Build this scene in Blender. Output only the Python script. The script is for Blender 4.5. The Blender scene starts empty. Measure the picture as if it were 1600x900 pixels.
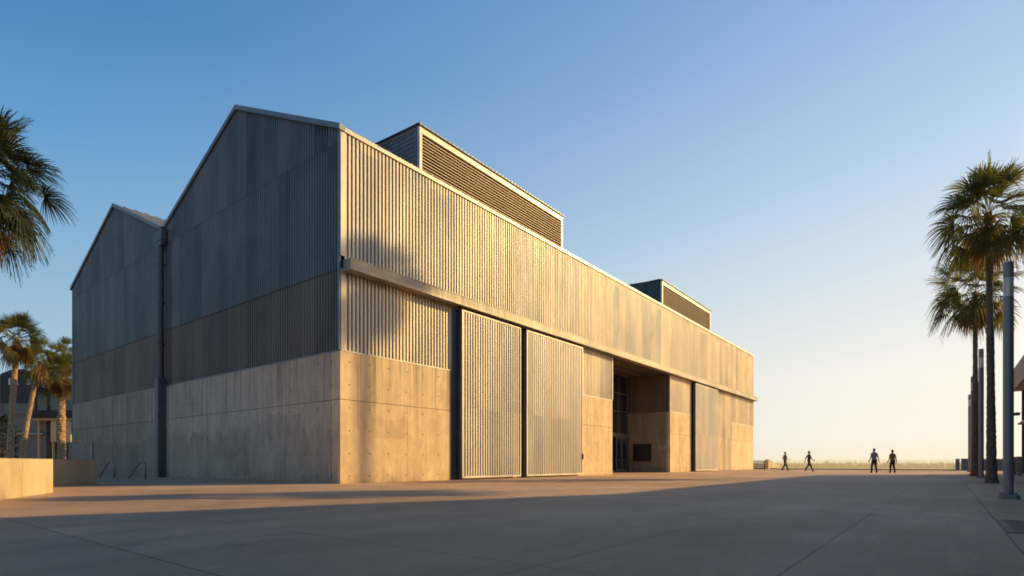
import bpy, bmesh, math, random
from mathutils import Vector, Matrix
R = math.radians
scene = bpy.context.scene
COL = scene.collection
random.seed(7)

# ------------------------------------------------------------------ helpers
def tag(o, label=None, cat=None, group=None, kind=None):
    if label: o['label'] = label
    if cat: o['category'] = cat
    if group: o['group'] = group
    if kind: o['kind'] = kind
    return o

def empty(name, loc=(0, 0, 0), rz=0):
    o = bpy.data.objects.new(name, None); COL.objects.link(o)
    o.location = loc; o.rotation_euler = (0, 0, rz); o.empty_display_size = .3
    return o

class MB:
    def __init__(s): s.v = []; s.f = []; s.m = []
    def quad(s, a, b, c, d, mi=0):
        n = len(s.v); s.v += [a, b, c, d]; s.f.append((n, n+1, n+2, n+3)); s.m.append(mi)
    def tri(s, a, b, c, mi=0):
        n = len(s.v); s.v += [a, b, c]; s.f.append((n, n+1, n+2)); s.m.append(mi)
    def box(s, x0, x1, y0, y1, z0, z1, mi=0):
        n = len(s.v)
        s.v += [(x0,y0,z0),(x1,y0,z0),(x1,y1,z0),(x0,y1,z0),(x0,y0,z1),(x1,y0,z1),(x1,y1,z1),(x0,y1,z1)]
        for f in ((3,2,1,0),(4,5,6,7),(0,1,5,4),(1,2,6,5),(2,3,7,6),(3,0,4,7)):
            s.f.append(tuple(n+i for i in f)); s.m.append(mi)
    def prism(s, poly, axis, a0, a1, mi=0):
        """poly: 2-D points; axis 'x' extrudes (y,z) polygons along x, 'y' extrudes (x,z), 'z' extrudes (x,y)"""
        def P(p, a):
            return {'x': (a, p[0], p[1]), 'y': (p[0], a, p[1]), 'z': (p[0], p[1], a)}[axis]
        n = len(s.v); k = len(poly)
        s.v += [P(p, a0) for p in poly] + [P(p, a1) for p in poly]
        s.f.append(tuple(range(n, n+k))); s.m.append(mi)
        s.f.append(tuple(range(n+2*k-1, n+k-1, -1))); s.m.append(mi)
        for i in range(k):
            j = (i+1) % k
            s.f.append((n+i, n+k+i, n+k+j, n+j)); s.m.append(mi)
    def tube(s, pts, rad, seg=8, mi=0, cap=True, close=False):
        pts = [Vector(p) for p in pts]; rings = []
        if not hasattr(rad, '__len__'): rad = [rad]*len(pts)
        up = Vector((0, 0, 1))
        for i, p in enumerate(pts):
            if i == 0: t = pts[1]-p
            elif i == len(pts)-1: t = p-pts[i-1]
            else: t = pts[i+1]-pts[i-1]
            t.normalize()
            a = t.cross(up)
            if a.length < .05: a = t.cross(Vector((1, 0, 0)))
            a.normalize(); b = t.cross(a)
            n = len(s.v)
            for k in range(seg):
                an = 2*math.pi*k/seg
                s.v.append(tuple(p + (a*math.cos(an)+b*math.sin(an))*rad[i]))
            rings.append(n)
        for i in range(len(rings)-1):
            for k in range(seg):
                k2 = (k+1) % seg
                s.f.append((rings[i]+k, rings[i]+k2, rings[i+1]+k2, rings[i+1]+k)); s.m.append(mi)
        if cap:
            s.f.append(tuple(rings[0]+k for k in range(seg))[::-1]); s.m.append(mi)
            s.f.append(tuple(rings[-1]+k for k in range(seg))); s.m.append(mi)
    def build(s, name, mats, parent=None, smooth=False, bevel=0):
        me = bpy.data.meshes.new(name)
        me.from_pydata([tuple(v) for v in s.v], [], s.f)
        if not isinstance(mats, (list, tuple)): mats = [mats]
        for m in mats: me.materials.append(m)
        for p, mi in zip(me.polygons, s.m):
            p.material_index = mi; p.use_smooth = smooth
        me.validate(); me.update()
        if not smooth and s.m:
            bm = bmesh.new(); bm.from_mesh(me)
            bmesh.ops.recalc_face_normals(bm, faces=bm.faces); bm.to_mesh(me); bm.free()
        o = bpy.data.objects.new(name, me); COL.objects.link(o)
        if bevel:
            b = o.modifiers.new('b', 'BEVEL'); b.width = bevel; b.segments = 2; b.limit_method = 'ANGLE'
        if parent: o.parent = parent
        return o

# ------------------------------------------------------------------ materials
class NT:
    def __init__(s, name):
        s.mat = bpy.data.materials.new(name); s.mat.use_nodes = True
        s.t = s.mat.node_tree; s.t.nodes.clear()
        s.out = s.n('ShaderNodeOutputMaterial')
    def n(s, typ, **kw):
        nd = s.t.nodes.new(typ)
        for k, v in kw.items(): setattr(nd, k, v)
        return nd
    def l(s, a, b): s.t.links.new(a, b)
    def val(s, sock, v):
        if hasattr(v, 'links') or hasattr(v, 'is_linked'): s.l(v, sock)
        else: sock.default_value = v
    def math(s, op, a, b=0.0, c=None, clamp=False):
        nd = s.n('ShaderNodeMath', operation=op, use_clamp=clamp)
        s.val(nd.inputs[0], a); s.val(nd.inputs[1], b)
        if c is not None: s.val(nd.inputs[2], c)
        return nd.outputs[0]
    def coord(s):
        return s.n('ShaderNodeTexCoord').outputs['Object']
    def xyz(s, v):
        nd = s.n('ShaderNodeSeparateXYZ'); s.l(v, nd.inputs[0]); return nd.outputs
    def comb(s, x, y, z):
        nd = s.n('ShaderNodeCombineXYZ')
        for i, q in enumerate((x, y, z)): s.val(nd.inputs[i], q)
        return nd.outputs[0]
    def noise(s, vec, scale, detail=4, rough=.55, sc=None, dist=0):
        if sc:
            mp = s.n('ShaderNodeMapping'); s.l(vec, mp.inputs[0]); mp.inputs['Scale'].default_value = sc; vec = mp.outputs[0]
        nd = s.n('ShaderNodeTexNoise'); s.l(vec, nd.inputs['Vector'])
        nd.inputs['Scale'].default_value = scale; nd.inputs['Detail'].default_value = detail
        nd.inputs['Roughness'].default_value = rough; nd.inputs['Distortion'].default_value = dist
        return nd.outputs['Fac']
    def ramp(s, fac, stops):
        nd = s.n('ShaderNodeValToRGB'); s.l(fac, nd.inputs[0])
        e = nd.color_ramp.elements
        while len(e) < len(stops): e.new(.5)
        for i, (p, c) in enumerate(stops):
            e[i].position = p; e[i].color = (c[0], c[1], c[2], 1) if hasattr(c, '__len__') else (c, c, c, 1)
        return nd.outputs[0]
    def mapr(s, v, a, b, c, d):
        nd = s.n('ShaderNodeMapRange'); s.l(v, nd.inputs[0])
        for i, q in enumerate((a, b, c, d)): nd.inputs[1+i].default_value = q
        return nd.outputs[0]
    def mix(s, fac, a, b, typ='MIX'):
        nd = s.n('ShaderNodeMix', data_type='RGBA', blend_type=typ)
        s.val(nd.inputs['Factor'], fac)
        for k, q in ((6, a), (7, b)):
            if isinstance(q, tuple): nd.inputs[k].default_value = (q[0], q[1], q[2], 1)
            else: s.l(q, nd.inputs[k])
        return nd.outputs[2]
    def bsdf(s, col, rough=.7, metal=0, bump=None, bstr=.3, bdist=.02, spec=None):
        b = s.n('ShaderNodeBsdfPrincipled')
        if isinstance(col, tuple): b.inputs['Base Color'].default_value = (col[0], col[1], col[2], 1)
        else: s.l(col, b.inputs['Base Color'])
        s.val(b.inputs['Roughness'], rough); s.val(b.inputs['Metallic'], metal)
        if spec is not None: b.inputs['Specular IOR Level'].default_value = spec
        if bump is not None:
            bp = s.n('ShaderNodeBump'); bp.inputs['Strength'].default_value = bstr; bp.inputs['Distance'].default_value = bdist
            s.l(bump, bp.inputs['Height']); s.l(bp.outputs[0], b.inputs['Normal'])
        s.l(b.outputs[0], s.out.inputs[0]); return b

def simple(name, col, rough=.6, metal=0, var=.2, scale=3, bump=.1):
    t = NT(name); c = t.coord(); n = t.noise(c, scale, 6)
    n2 = t.noise(c, scale*9, 3)
    f = t.math('ADD', t.math('MULTIPLY', n, .7), t.math('MULTIPLY', n2, .3))
    k = t.ramp(f, [(.3, 1-var), (.7, 1+var)])
    colr = t.mix(1.0, col, k, 'MULTIPLY')
    t.bsdf(colr, rough, metal, n2, bump, .01); return t.mat

def mat_metal(name, base, warm, metallic=.55, rough=.42, sheet=.89, seed=0.0, var=1.0, tiers=False):
    """weathered galvanised sheet: tone changes sheet by sheet, with vertical run-off streaks"""
    t = NT(name); c = t.coord(); x, y, z = t.xyz(c)
    u = t.math('ADD', t.math('SUBTRACT', x, y), seed)
    tier = t.math('FLOOR', t.math('DIVIDE', t.math('SUBTRACT', z, 3.3), 4.7))
    sh = t.math('FLOOR', t.math('DIVIDE', u, sheet))
    wn = t.n('ShaderNodeTexWhiteNoise', noise_dimensions='2D')
    t.l(t.comb(sh, tier, 0), wn.inputs['Vector'])
    rnd = wn.outputs['Value']
    wt = t.n('ShaderNodeTexWhiteNoise', noise_dimensions='1D'); t.l(t.math('ADD', tier, .37), wt.inputs['W'])
    streak = t.noise(t.comb(u, 0, z), 1, 6, .62, sc=(5.5, 1, .22))
    cloud = t.noise(t.comb(u, 0, z), .35, 5, .6, sc=(1, 1, .6), dist=.4)
    fine = t.noise(c, 14, 3)
    def dev(q, a): return t.math('MULTIPLY', t.math('SUBTRACT', q, .5), a*var)
    v = t.math('ADD', dev(rnd, .46), dev(streak, .95))
    v = t.math('ADD', v, dev(cloud, 1.05))
    v = t.math('ADD', v, dev(fine, .2))
    blot = t.noise(t.comb(u, 0, z), .8, 5, .7, sc=(1, 1, .5), dist=.8)
    v = t.math('SUBTRACT', v, t.mapr(blot, .60, .70, 0, .16*var))
    k = t.math('MINIMUM', t.math('ADD', .88, v), 1.35)
    k = t.math('MAXIMUM', k, .3)
    wf = t.math('MULTIPLY', t.math('ADD', rnd, t.math('MULTIPLY', cloud, .8)), .62)
    if name == 'facade_galvanised':   # far end yellower and brighter: golden sky reflection put into the colour
        wf = t.math('ADD', wf, t.mapr(x, 42, 66, 0, .6), clamp=True)
        k = t.math('MULTIPLY', k, t.mapr(x, 42, 66, 1.0, 1.16))
    if tiers:   # the lowest course of sheets has weathered browner than those above
        low = t.mapr(z, 7.98, 8.0, .72, 0)
        wf = t.math('ADD', t.math('MULTIPLY', wf, .45), low, clamp=True)
        k = t.math('MULTIPLY', k, t.mapr(wt.outputs['Value'], 0, 1, .86, 1.1))
    colr = t.mix(wf, base, warm)
    kc = t.n('ShaderNodeCombineColor'); [t.l(k, kc.inputs[i]) for i in range(3)]
    colr = t.mix(1.0, colr, kc.outputs[0], 'MULTIPLY')
    # rows of screw heads
    rr = t.math('ADD', t.mapr(streak, .3, .7, rough-.08, rough+.16), t.math('MULTIPLY', rnd, .05))
    t.bsdf(colr, rr, metallic, fine, .03, .004); return t.mat

def mat_concrete(name, base=(.76, .555, .325), stain=True, face='y'):
    t = NT(name); c = t.coord(); x, y, z = t.xyz(c)
    u = t.math('SUBTRACT', x, y)
    uv = t.comb(u, t.math('ADD', x, y), z)
    n1 = t.noise(uv, .45, 6, .6, dist=.5); n2 = t.noise(uv, 2.2, 6, .62); n3 = t.noise(uv, 30, 3)
    st = t.noise(t.comb(u, 0, z), 1, 6, .62, sc=(3.2, 1, .35))
    pan = t.n('ShaderNodeTexWhiteNoise', noise_dimensions='2D')
    t.l(t.comb(t.math('FLOOR', t.math('DIVIDE', u, 3.95)), t.math('FLOOR', t.math('DIVIDE', z, 3.13)), 0), pan.inputs['Vector'])
    v = t.math('ADD', t.math('MULTIPLY', n1, .7), t.math('MULTIPLY', n2, .45))
    v = t.math('ADD', v, t.math('MULTIPLY', st, .55))
    v = t.math('ADD', v, t.math('MULTIPLY', n3, .12))
    v = t.math('ADD', v, t.math('MULTIPLY', pan.outputs['Value'], .1))
    k = t.mapr(v, .66, 1.24, .66, 1.28)
    k = t.math('MAXIMUM', t.math('MINIMUM', k, 1.3), .42)
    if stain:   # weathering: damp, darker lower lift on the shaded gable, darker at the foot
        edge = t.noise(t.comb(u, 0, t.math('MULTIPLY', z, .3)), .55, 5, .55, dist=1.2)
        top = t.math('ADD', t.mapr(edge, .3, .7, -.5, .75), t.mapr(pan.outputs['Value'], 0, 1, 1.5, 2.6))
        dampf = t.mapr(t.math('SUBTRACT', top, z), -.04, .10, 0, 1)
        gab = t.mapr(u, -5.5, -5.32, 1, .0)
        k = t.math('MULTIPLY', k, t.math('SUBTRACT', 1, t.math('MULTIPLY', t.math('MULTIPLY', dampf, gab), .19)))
        foot = t.mapr(t.math('ADD', z, t.math('MULTIPLY', n2, .8)), .2, .9, .22, 0)
        k = t.math('MULTIPLY', k, t.math('SUBTRACT', 1, foot))
        # rectangular patch repairs
        for (pa, pb, pz0, pz1, am) in ((-3.9, -2.2, 1.75, 2.55, .12), (13.0, 14.2, .8, 2.2, .1), (26.3, 28.4, 3.4, 4.5, .08), (-14.4, -12.0, .2, 1.4, .1)):
            e_ = t.math('MULTIPLY', t.math('SUBTRACT', n2, .5), .35)
            uu = t.math('ADD', u, e_); zz_ = t.math('ADD', z, e_)
            b_ = t.math('MULTIPLY', t.math('MULTIPLY', t.math('GREATER_THAN', uu, pa), t.math('LESS_THAN', uu, pb)), t.math('MULTIPLY', t.math('GREATER_THAN', zz_, pz0), t.math('LESS_THAN', zz_, pz1)))
            k = t.math('MULTIPLY', k, t.math('SUBTRACT', 1, t.math('MULTIPLY', b_, am)))
        # run-off streaks beneath the cladding edge
        run = t.math('MULTIPLY', t.mapr(z, 1.2, 4.9, .05, .6), t.mapr(t.noise(t.comb(u, 0, z), 1, 4, .6, sc=(6, 1, .12)), .5, .72, 0, 1))
        k = t.math('MULTIPLY', k, t.math('SUBTRACT', 1, run))
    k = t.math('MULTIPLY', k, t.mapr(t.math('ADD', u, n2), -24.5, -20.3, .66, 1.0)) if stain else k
    # form-tie holes in a regular grid
    ut = t.math('SUBTRACT', t.math('MODULO', t.math('ADD', t.math('SUBTRACT', x, .2), t.math('SUBTRACT', 200.0-.05, y)), .93), .465)
    zt = t.math('SUBTRACT', t.math('MODULO', t.math('ADD', z, .16), .857), .4285)
    r2 = t.math('SQRT', t.math('ADD', t.math('MULTIPLY', ut, ut), t.math('MULTIPLY', zt, zt)))
    hole = t.mapr(r2, .022, .040, 1 if stain else 0, 0)
    k = t.math('MULTIPLY', k, t.math('SUBTRACT', 1, t.math('MULTIPLY', hole, .8)))
    tint = t.mix(n1, (base[0]*1.04, base[1]*.98, base[2]*.9), (base[0]*.94, base[1], base[2]*1.08))
    kc = t.n('ShaderNodeCombineColor'); [t.l(k, kc.inputs[i]) for i in range(3)]
    colr = t.mix(1.0, tint, kc.outputs[0], 'MULTIPLY')
    hb = t.math('SUBTRACT', t.math('ADD', t.math('MULTIPLY', n3, .2), t.math('MULTIPLY', n2, .3)), hole)
    t.bsdf(colr, .82, 0, hb, .35, .02, spec=.3); return t.mat

def mat_plaza():
    t = NT('plaza_concrete'); c = t.coord(); x, y, z = t.xyz(c)
    n1 = t.noise(c, .16, 7, .62, dist=.6); n2 = t.noise(c, 1.1, 8, .66, dist=.3); n3 = t.noise(c, 22, 4, .7)
    n4 = t.noise(c, .5, 6, .6, sc=(.35, 1.7, 1))
    v = t.math('ADD', t.math('MULTIPLY', n1, .9), t.math('MULTIPLY', n2, .45))
    v = t.math('ADD', v, t.math('MULTIPLY', t.math('SUBTRACT', n3, .28), .5)); v = t.math('ADD', v, t.math('MULTIPLY', n4, .5))
    k = t.mapr(v, .74, 1.36, .56, 1.28)
    # different pours
    bay = t.n('ShaderNodeTexWhiteNoise', noise_dimensions='2D')
    t.l(t.comb(t.math('FLOOR', t.math('DIVIDE', t.math('SUBTRACT', x, 1.8), 8.4)), t.math('FLOOR', t.math('DIVIDE', t.math('ADD', y, .55), 8.9)), 0), bay.inputs['Vector'])
    k = t.math('MULTIPLY', k, t.mapr(bay.outputs['Value'], 0, 1, .88, 1.08))
    near = t.mapr(t.math('ADD', x, t.math('MULTIPLY', n2, .12)), 10.2, 10.28, .95, 1.0)
    k = t.math('MULTIPLY', k, near)
    # dark spots: old gum and drips
    vo = t.n('ShaderNodeTexVoronoi'); t.l(c, vo.inputs['Vector']); vo.inputs['Scale'].default_value = .9
    spot = t.mapr(vo.outputs['Distance'], .02, .045, .5, 0)
    k = t.math('MULTIPLY', k, t.math('SUBTRACT', 1, spot))
    # hairline cracks, long faint wear marks and oily patches
    vc = t.n('ShaderNodeTexVoronoi', feature='DISTANCE_TO_EDGE'); vc.inputs['Scale'].default_value = .21
    cv_ = t.n('ShaderNodeVectorMath', operation='ADD'); t.l(c, cv_.inputs[0])
    nz_ = t.n('ShaderNodeTexNoise'); t.l(c, nz_.inputs['Vector']); nz_.inputs['Scale'].default_value = .9; nz_.inputs['Detail'].default_value = 6
    t.l(nz_.outputs['Color'], cv_.inputs[1]); t.l(cv_.outputs[0], vc.inputs['Vector'])
    crack = t.math('MULTIPLY', t.mapr(vc.outputs['Distance'], .0008, .0035, .25, 0), t.mapr(n1, .50, .56, 0, 1))
    k = t.math('MULTIPLY', k, t.math('SUBTRACT', 1, crack))
    oil = t.noise(c, .55, 5, .7, dist=1.5)
    k = t.math('MULTIPLY', k, t.math('SUBTRACT', 1, t.mapr(oil, .59, .67, 0, .20)))
    scuff = t.noise(c, 1.0, 5, .75, sc=(.25, 5.0, 1), dist=.3)
    k = t.math('MULTIPLY', k, t.math('ADD', 1, t.mapr(scuff, .56, .72, 0, .2)))
    vs = t.n('ShaderNodeTexVoronoi'); t.l(c, vs.inputs['Vector']); vs.inputs['Scale'].default_value = 3.4
    k = t.math('MULTIPLY', k, t.math('SUBTRACT', 1, t.math('MULTIPLY', t.mapr(vs.outputs['Distance'], .03, .07, .4, 0), t.mapr(n4, .5, .56, 0, 1))))
    # joints sawn in the slab
    joint = None
    wob = t.math('MULTIPLY', t.math('SUBTRACT', n2, .5), .02)
    def line(coord, pos, w, s):
        d = t.math('ABSOLUTE', t.math('ADD', t.math('SUBTRACT', coord, pos), wob))
        return t.mapr(d, w*.5, w*1.3, s, 0)
    for co, lst in ((y, ((-.52, .010, .6), (.92, .007, .6), (2.45, .009, .45), (7.4, .012, .45), (14.2, .014, .35))),
                    (x, ((1.8, .009, .6), (3.45, .008, .4), (6.2, .006, .25), (10.2, .012, .55), (18.7, .02, .5), (27, .03, .4), (36, .04, .35), (50, .05, .3)))):
        for (p, w, s_) in lst:
            ln = line(co, p, w, s_)
            joint = ln if joint is None else t.math('MAXIMUM', joint, ln)
    k = t.math('MULTIPLY', k, t.math('SUBTRACT', 1, joint))
    tint = t.mix(n1, (.60, .36, .20), (.53, .345, .215))
    kc = t.n('ShaderNodeCombineColor'); [t.l(k, kc.inputs[i]) for i in range(3)]
    colr = t.mix(1.0, tint, kc.outputs[0], 'MULTIPLY')
    hb = t.math('SUBTRACT', t.math('ADD', t.math('MULTIPLY', n3, .35), t.math('MULTIPLY', n2, .6)), joint)
    t.bsdf(colr, t.mapr(n2, .3, .7, .62, .85), 0, hb, .35, .02, spec=.35); return t.mat

def mat_leaf(name, c1, c2, transl=.35):
    t = NT(name); c = t.coord(); n = t.noise(c, 1.6, 3); n2 = t.noise(c, 14, 2)
    f = t.mapr(t.math('ADD', t.math('MULTIPLY', n, .6), t.math('MULTIPLY', n2, .4)), .35, .65, 0, 1)
    col = t.mix(f, c1, c2)
    b = t.n('ShaderNodeBsdfPrincipled'); t.l(col, b.inputs['Base Color']); b.inputs['Roughness'].default_value = .5
    b.inputs['Specular IOR Level'].default_value = .35
    tr = t.n('ShaderNodeBsdfTranslucent'); t.l(t.mix(1, col, (1.5, 1.5, .8), 'MULTIPLY'), tr.inputs[0])
    m = t.n('ShaderNodeMixShader'); m.inputs[0].default_value = transl
    t.l(b.outputs[0], m.inputs[1]); t.l(tr.outputs[0], m.inputs[2]); t.l(m.outputs[0], t.out.inputs[0])
    return t.mat

def mat_glass(name, col=(.02, .022, .022), rough=.06):
    t = NT(name); c = t.coord(); n = t.noise(c, .8, 2)
    t.bsdf(t.mix(n, col, (col[0]*2, col[1]*2, col[2]*1.8)), rough, 0, n, .02, .02, spec=.8); return t.mat

def mat_clear(name, tint=(.9, .93, .9), veil=(.75, .62, .45), amt=.08):
    t = NT(name)
    tr = t.n('ShaderNodeBsdfTransparent'); tr.inputs[0].default_value = (*tint, 1)
    gl = t.n('ShaderNodeBsdfGlossy'); gl.inputs['Roughness'].default_value = .05
    d = t.n('ShaderNodeBsdfDiffuse'); d.inputs[0].default_value = (*veil, 1)
    tl = t.n('ShaderNodeBsdfTranslucent'); tl.inputs[0].default_value = (*veil, 1)
    a = t.n('ShaderNodeAddShader'); t.l(d.outputs[0], a.inputs[0]); t.l(tl.outputs[0], a.inputs[1])
    m = t.n('ShaderNodeMixShader'); m.inputs[0].default_value = amt
    t.l(tr.outputs[0], m.inputs[1]); t.l(a.outputs[0], m.inputs[2])
    m2 = t.n('ShaderNodeMixShader'); m2.inputs[0].default_value = .04
    t.l(m.outputs[0], m2.inputs[1]); t.l(gl.outputs[0], m2.inputs[2]); t.l(m2.outputs[0], t.out.inputs[0])
    return t.mat

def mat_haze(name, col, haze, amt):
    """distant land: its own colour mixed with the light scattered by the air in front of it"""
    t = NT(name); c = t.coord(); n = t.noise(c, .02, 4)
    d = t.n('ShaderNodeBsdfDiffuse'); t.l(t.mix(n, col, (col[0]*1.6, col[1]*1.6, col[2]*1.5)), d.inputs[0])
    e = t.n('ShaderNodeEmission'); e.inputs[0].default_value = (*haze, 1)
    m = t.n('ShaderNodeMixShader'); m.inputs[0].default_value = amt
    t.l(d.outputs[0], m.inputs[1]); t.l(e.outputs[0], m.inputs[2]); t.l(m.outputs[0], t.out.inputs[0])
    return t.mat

M = {}
M['facade_metal'] = mat_metal('facade_galvanised', (.56, .55, .53), (.68, .53, .33), .22, .5, var=.95)
M['gable_metal'] = mat_metal('gable_shade_metal', (.10, .128, .148), (.145, .105, .088), .35, .46, seed=5.2, var=1.25, tiers=True)  # same sheet as the facade, darkened and blued for the gable's shade
M['door_metal'] = mat_metal('door_galvanised', (.62, .59, .54), (.66, .57, .44), .2, .5, seed=2.1, var=.7)
M['recess_metal'] = mat_metal('recess_shade_metal', (.20, .155, .11), (.20, .14, .09), .15, .55, seed=1.0)  # facade sheet darkened: the recess's shade is in the colour
M['groove'] = mat_metal('groove_shade', (.13, .088, .05), (.14, .09, .048), .05, .75, var=.8)  # groove shade put into the base colour
M['gable_groove'] = mat_metal('gable_groove_shade', (.05, .062, .072), (.075, .056, .048), .2, .6, seed=5.2, var=1.2, tiers=True)  # shade of the gable grooves, carried by the colour
M['recess_groove'] = mat_metal('recess_groove_shade', (.12, .09, .06), (.12, .08, .05), .1, .6)  # recess groove shade, carried by the colour
M['trim_metal'] = simple('trim_metal', (.44, .39, .32), .45, .3, .2, 1.2)
M['beam'] = mat_metal('beam_steel', (.32, .29, .25), (.38, .31, .22), .2, .5, sheet=6.1, seed=3)
M['louvre'] = simple('louvre_steel', (.30, .22, .16), .5, .3, .15, 2)
M['trim_dark'] = simple('trim_blue_grey', (.17, .185, .20), .5, .4, .2, 1.2)  # dark blue-grey metal trim
M['concrete'] = mat_concrete('board_concrete')
M['gable_concrete'] = mat_concrete('gable_shade_concrete', (.60, .44, .325))  # greyer copy of the front concrete, coloured for the shaded gable
M['recess_concrete'] = mat_concrete('recess_shade_concrete', (.34, .265, .18))  # darker copy of the base concrete, standing in for recess shade
M['door_shade'] = simple('door_shade_tone', (.085, .092, .10), .6, .2, .25, 1.5)  # shade tone for the door gaps and door edges
M['wall_concrete'] = mat_concrete('planter_concrete', (.53, .41, .255), stain=False)
M['dark'] = simple('dark_recess', (.022, .02, .018), .8)
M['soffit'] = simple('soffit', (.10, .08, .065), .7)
M['roof_metal'] = mat_metal('roof_sheet', (.40, .37, .33), (.42, .34, .27), .4, .45, seed=9)
M['pipe'] = simple('blue_grey_paint', (.075, .09, .10), .5, .1, .25, 2)
M['glass'] = mat_glass('dark_glass')
M['frame'] = simple('aluminium_frame', (.33, .32, .30), .4, .7, .1, 4)
M['lamp_glow'] = simple('lamp_glass_white', (.85, .82, .75), .3, 0, .05, 4)
M['pole'] = simple('pole_paint', (.27, .255, .255), .5, .3, .12, 2)
M['plaza'] = mat_plaza()
M['frond'] = mat_leaf('palm_frond', (.04, .052, .014), (.17, .15, .042), .52)
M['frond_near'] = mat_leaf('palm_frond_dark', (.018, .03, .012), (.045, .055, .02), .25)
M['dead'] = mat_leaf('dead_frond', (.17, .09, .035), (.30, .16, .06), .4)
M['bush'] = mat_leaf('bush_leaf', (.015, .025, .012), (.035, .045, .02), .2)
M['trunk'] = simple('palm_bark', (.16, .115, .085), .9, 0, .35, 5, .8)
M['trunk_warm'] = simple('palm_bark_light', (.42, .26, .14), .9, 0, .6, 7, 1.0)

# ------------------------------------------------------------------ sun, sky, camera
AZ = (.83, -.5578); EL = R(22)
s_el, c_el = math.sin(EL), math.cos(EL)
sd = bpy.data.lights.new('sun', 'SUN'); sd.energy = 5; sd.angle = R(.5); sd.color = (1, .70, .27)
so = bpy.data.objects.new('sun', sd); COL.objects.link(so)
so.rotation_euler = Vector((AZ[0]*c_el, AZ[1]*c_el, s_el)).to_track_quat('Z', 'Y').to_euler()

w = bpy.data.worlds.new('World'); scene.world = w; w.use_nodes = True
nt = w.node_tree; nt.nodes.clear()
class WT(NT):
    def __init__(s): s.t = nt
t = WT()
wo = t.n('ShaderNodeOutputWorld'); bg = t.n('ShaderNodeBackground'); t.l(bg.outputs[0], wo.inputs[0])
sky = t.n('ShaderNodeTexSky'); sky.sky_type = 'NISHITA'; sky.sun_disc = False
sky.sun_elevation = EL; sky.sun_rotation = math.atan2(AZ[0], AZ[1]); sky.air_density = 1.0; sky.dust_density = 1.6; sky.ozone_density = 1.2
d = t.n('ShaderNodeTexCoord').outputs['Generated']
nrm = t.n('ShaderNodeVectorMath', operation='NORMALIZE'); t.l(d, nrm.inputs[0])
x, y, z = t.xyz(nrm.outputs[0])
hl = t.math('SQRT', t.math('MAXIMUM', t.math('ADD', t.math('MULTIPLY', x, x), t.math('MULTIPLY', y, y)), 1e-5))
cz = t.math('DIVIDE', t.math('ADD', t.math('MULTIPLY', x, AZ[0]), t.math('MULTIPLY', y, AZ[1])), hl)
def srgb(r, g, b):
    f = lambda c: (c/255/12.92) if c/255 <= .04045 else ((c/255+.055)/1.055)**2.4
    return (f(r), f(g), f(b))
LEFT = [(0, srgb(186,200,200)), (.12, srgb(158,192,210)), (.26, srgb(132,176,208)), (.42, srgb(92,150,198)), (.56, srgb(60,124,178)), (.8, srgb(44,98,160)), (1, srgb(36,84,148))]
RIGHT = [(0, srgb(255,238,206)), (.04, srgb(255,244,226)), (.13, srgb(253,244,230)), (.26, srgb(226,232,234)), (.42, srgb(190,212,234)), (.56, srgb(158,190,226)), (.8, srgb(90,140,200)), (1, srgb(50,100,165))]
zc = t.math('MAXIMUM', z, 0.0)
tf = t.mapr(cz, -.58, .95, 0, 1)
grad = t.mix(t.math('POWER', tf, 1.38), t.ramp(zc, LEFT), t.ramp(zc, RIGHT))
# sun aureole, boosted out of view as added warm fill on the facade
glow = t.math('MULTIPLY', t.math('POWER', t.mapr(cz, .86, 1.0, 0, 1), 1.5), t.mapr(zc, .08, .46, 1, 0))
gl = t.mix(glow, (0, 0, 0), (5.4, 3.2, 1.35))
grad = t.mix(1.0, grad, gl, 'ADD')
ns = t.n('ShaderNodeVectorMath', operation='SCALE'); t.l(sky.outputs[0], ns.inputs[0]); ns.inputs['Scale'].default_value = .07
tot = t.mix(.96, ns.outputs[0], grad)
t.l(tot, bg.inputs[0]); bg.inputs[1].default_value = 1.08

cam = bpy.data.cameras.new('camera'); co = bpy.data.objects.new('camera', cam); COL.objects.link(co)
cam.sensor_width = 36; cam.lens = 872.7/1600*36; cam.shift_y = 273/1600; cam.clip_end = 6000
fwd = Vector((.78881, .61464, 0))
co.location = (0, 0, .78); co.rotation_euler = (-fwd).to_track_quat('Z', 'Y').to_euler()
scene.camera = co
YAW = math.atan2(-.61464, .78881)            # local frame whose +y is the camera's bearing

# ------------------------------------------------------------------ ground
g = MB(); g.quad((-80, -90, 0), (73, -90, 0), (73, 110, 0), (-80, 110, 0))
tag(g.build('plaza', M['plaza']), kind='structure')
g = MB(); g.quad((-6000, -6000, -3.2), (6000, -6000, -3.2), (6000, 6000, -3.2), (-6000, 6000, -3.2))
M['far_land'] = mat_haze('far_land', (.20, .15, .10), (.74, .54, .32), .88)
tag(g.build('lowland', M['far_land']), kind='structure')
g = MB(); g.box(73.0, 73.35, -60, 60, -3, .12)
o = g.build('plaza_edge_kerb', simple('edge_kerb', (.2, .17, .14))); tag(o, kind='structure')

# ------------------------------------------------------------------ the hall
X0, Y0, X1, Y1 = 12.37, 17.684, 68.05, 50.15
BT = 4.93     # top of the concrete
hall = empty('exhibition_hall', (0, 0, 0))
tag(hall, 'long corrugated metal hall with twin gables on a bare concrete base', 'building')

def roofz(y):
    pts = [(17.6, 13.17), (25.54, 16.98), (33.75, 13.55), (41.5, 17.05), (50.3, 13.45)]
    for (a, za), (b, zb) in zip(pts, pts[1:]):
        if y <= b: return za+(zb-za)*(y-a)/(b-a)
    return pts[-1][1]

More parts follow.
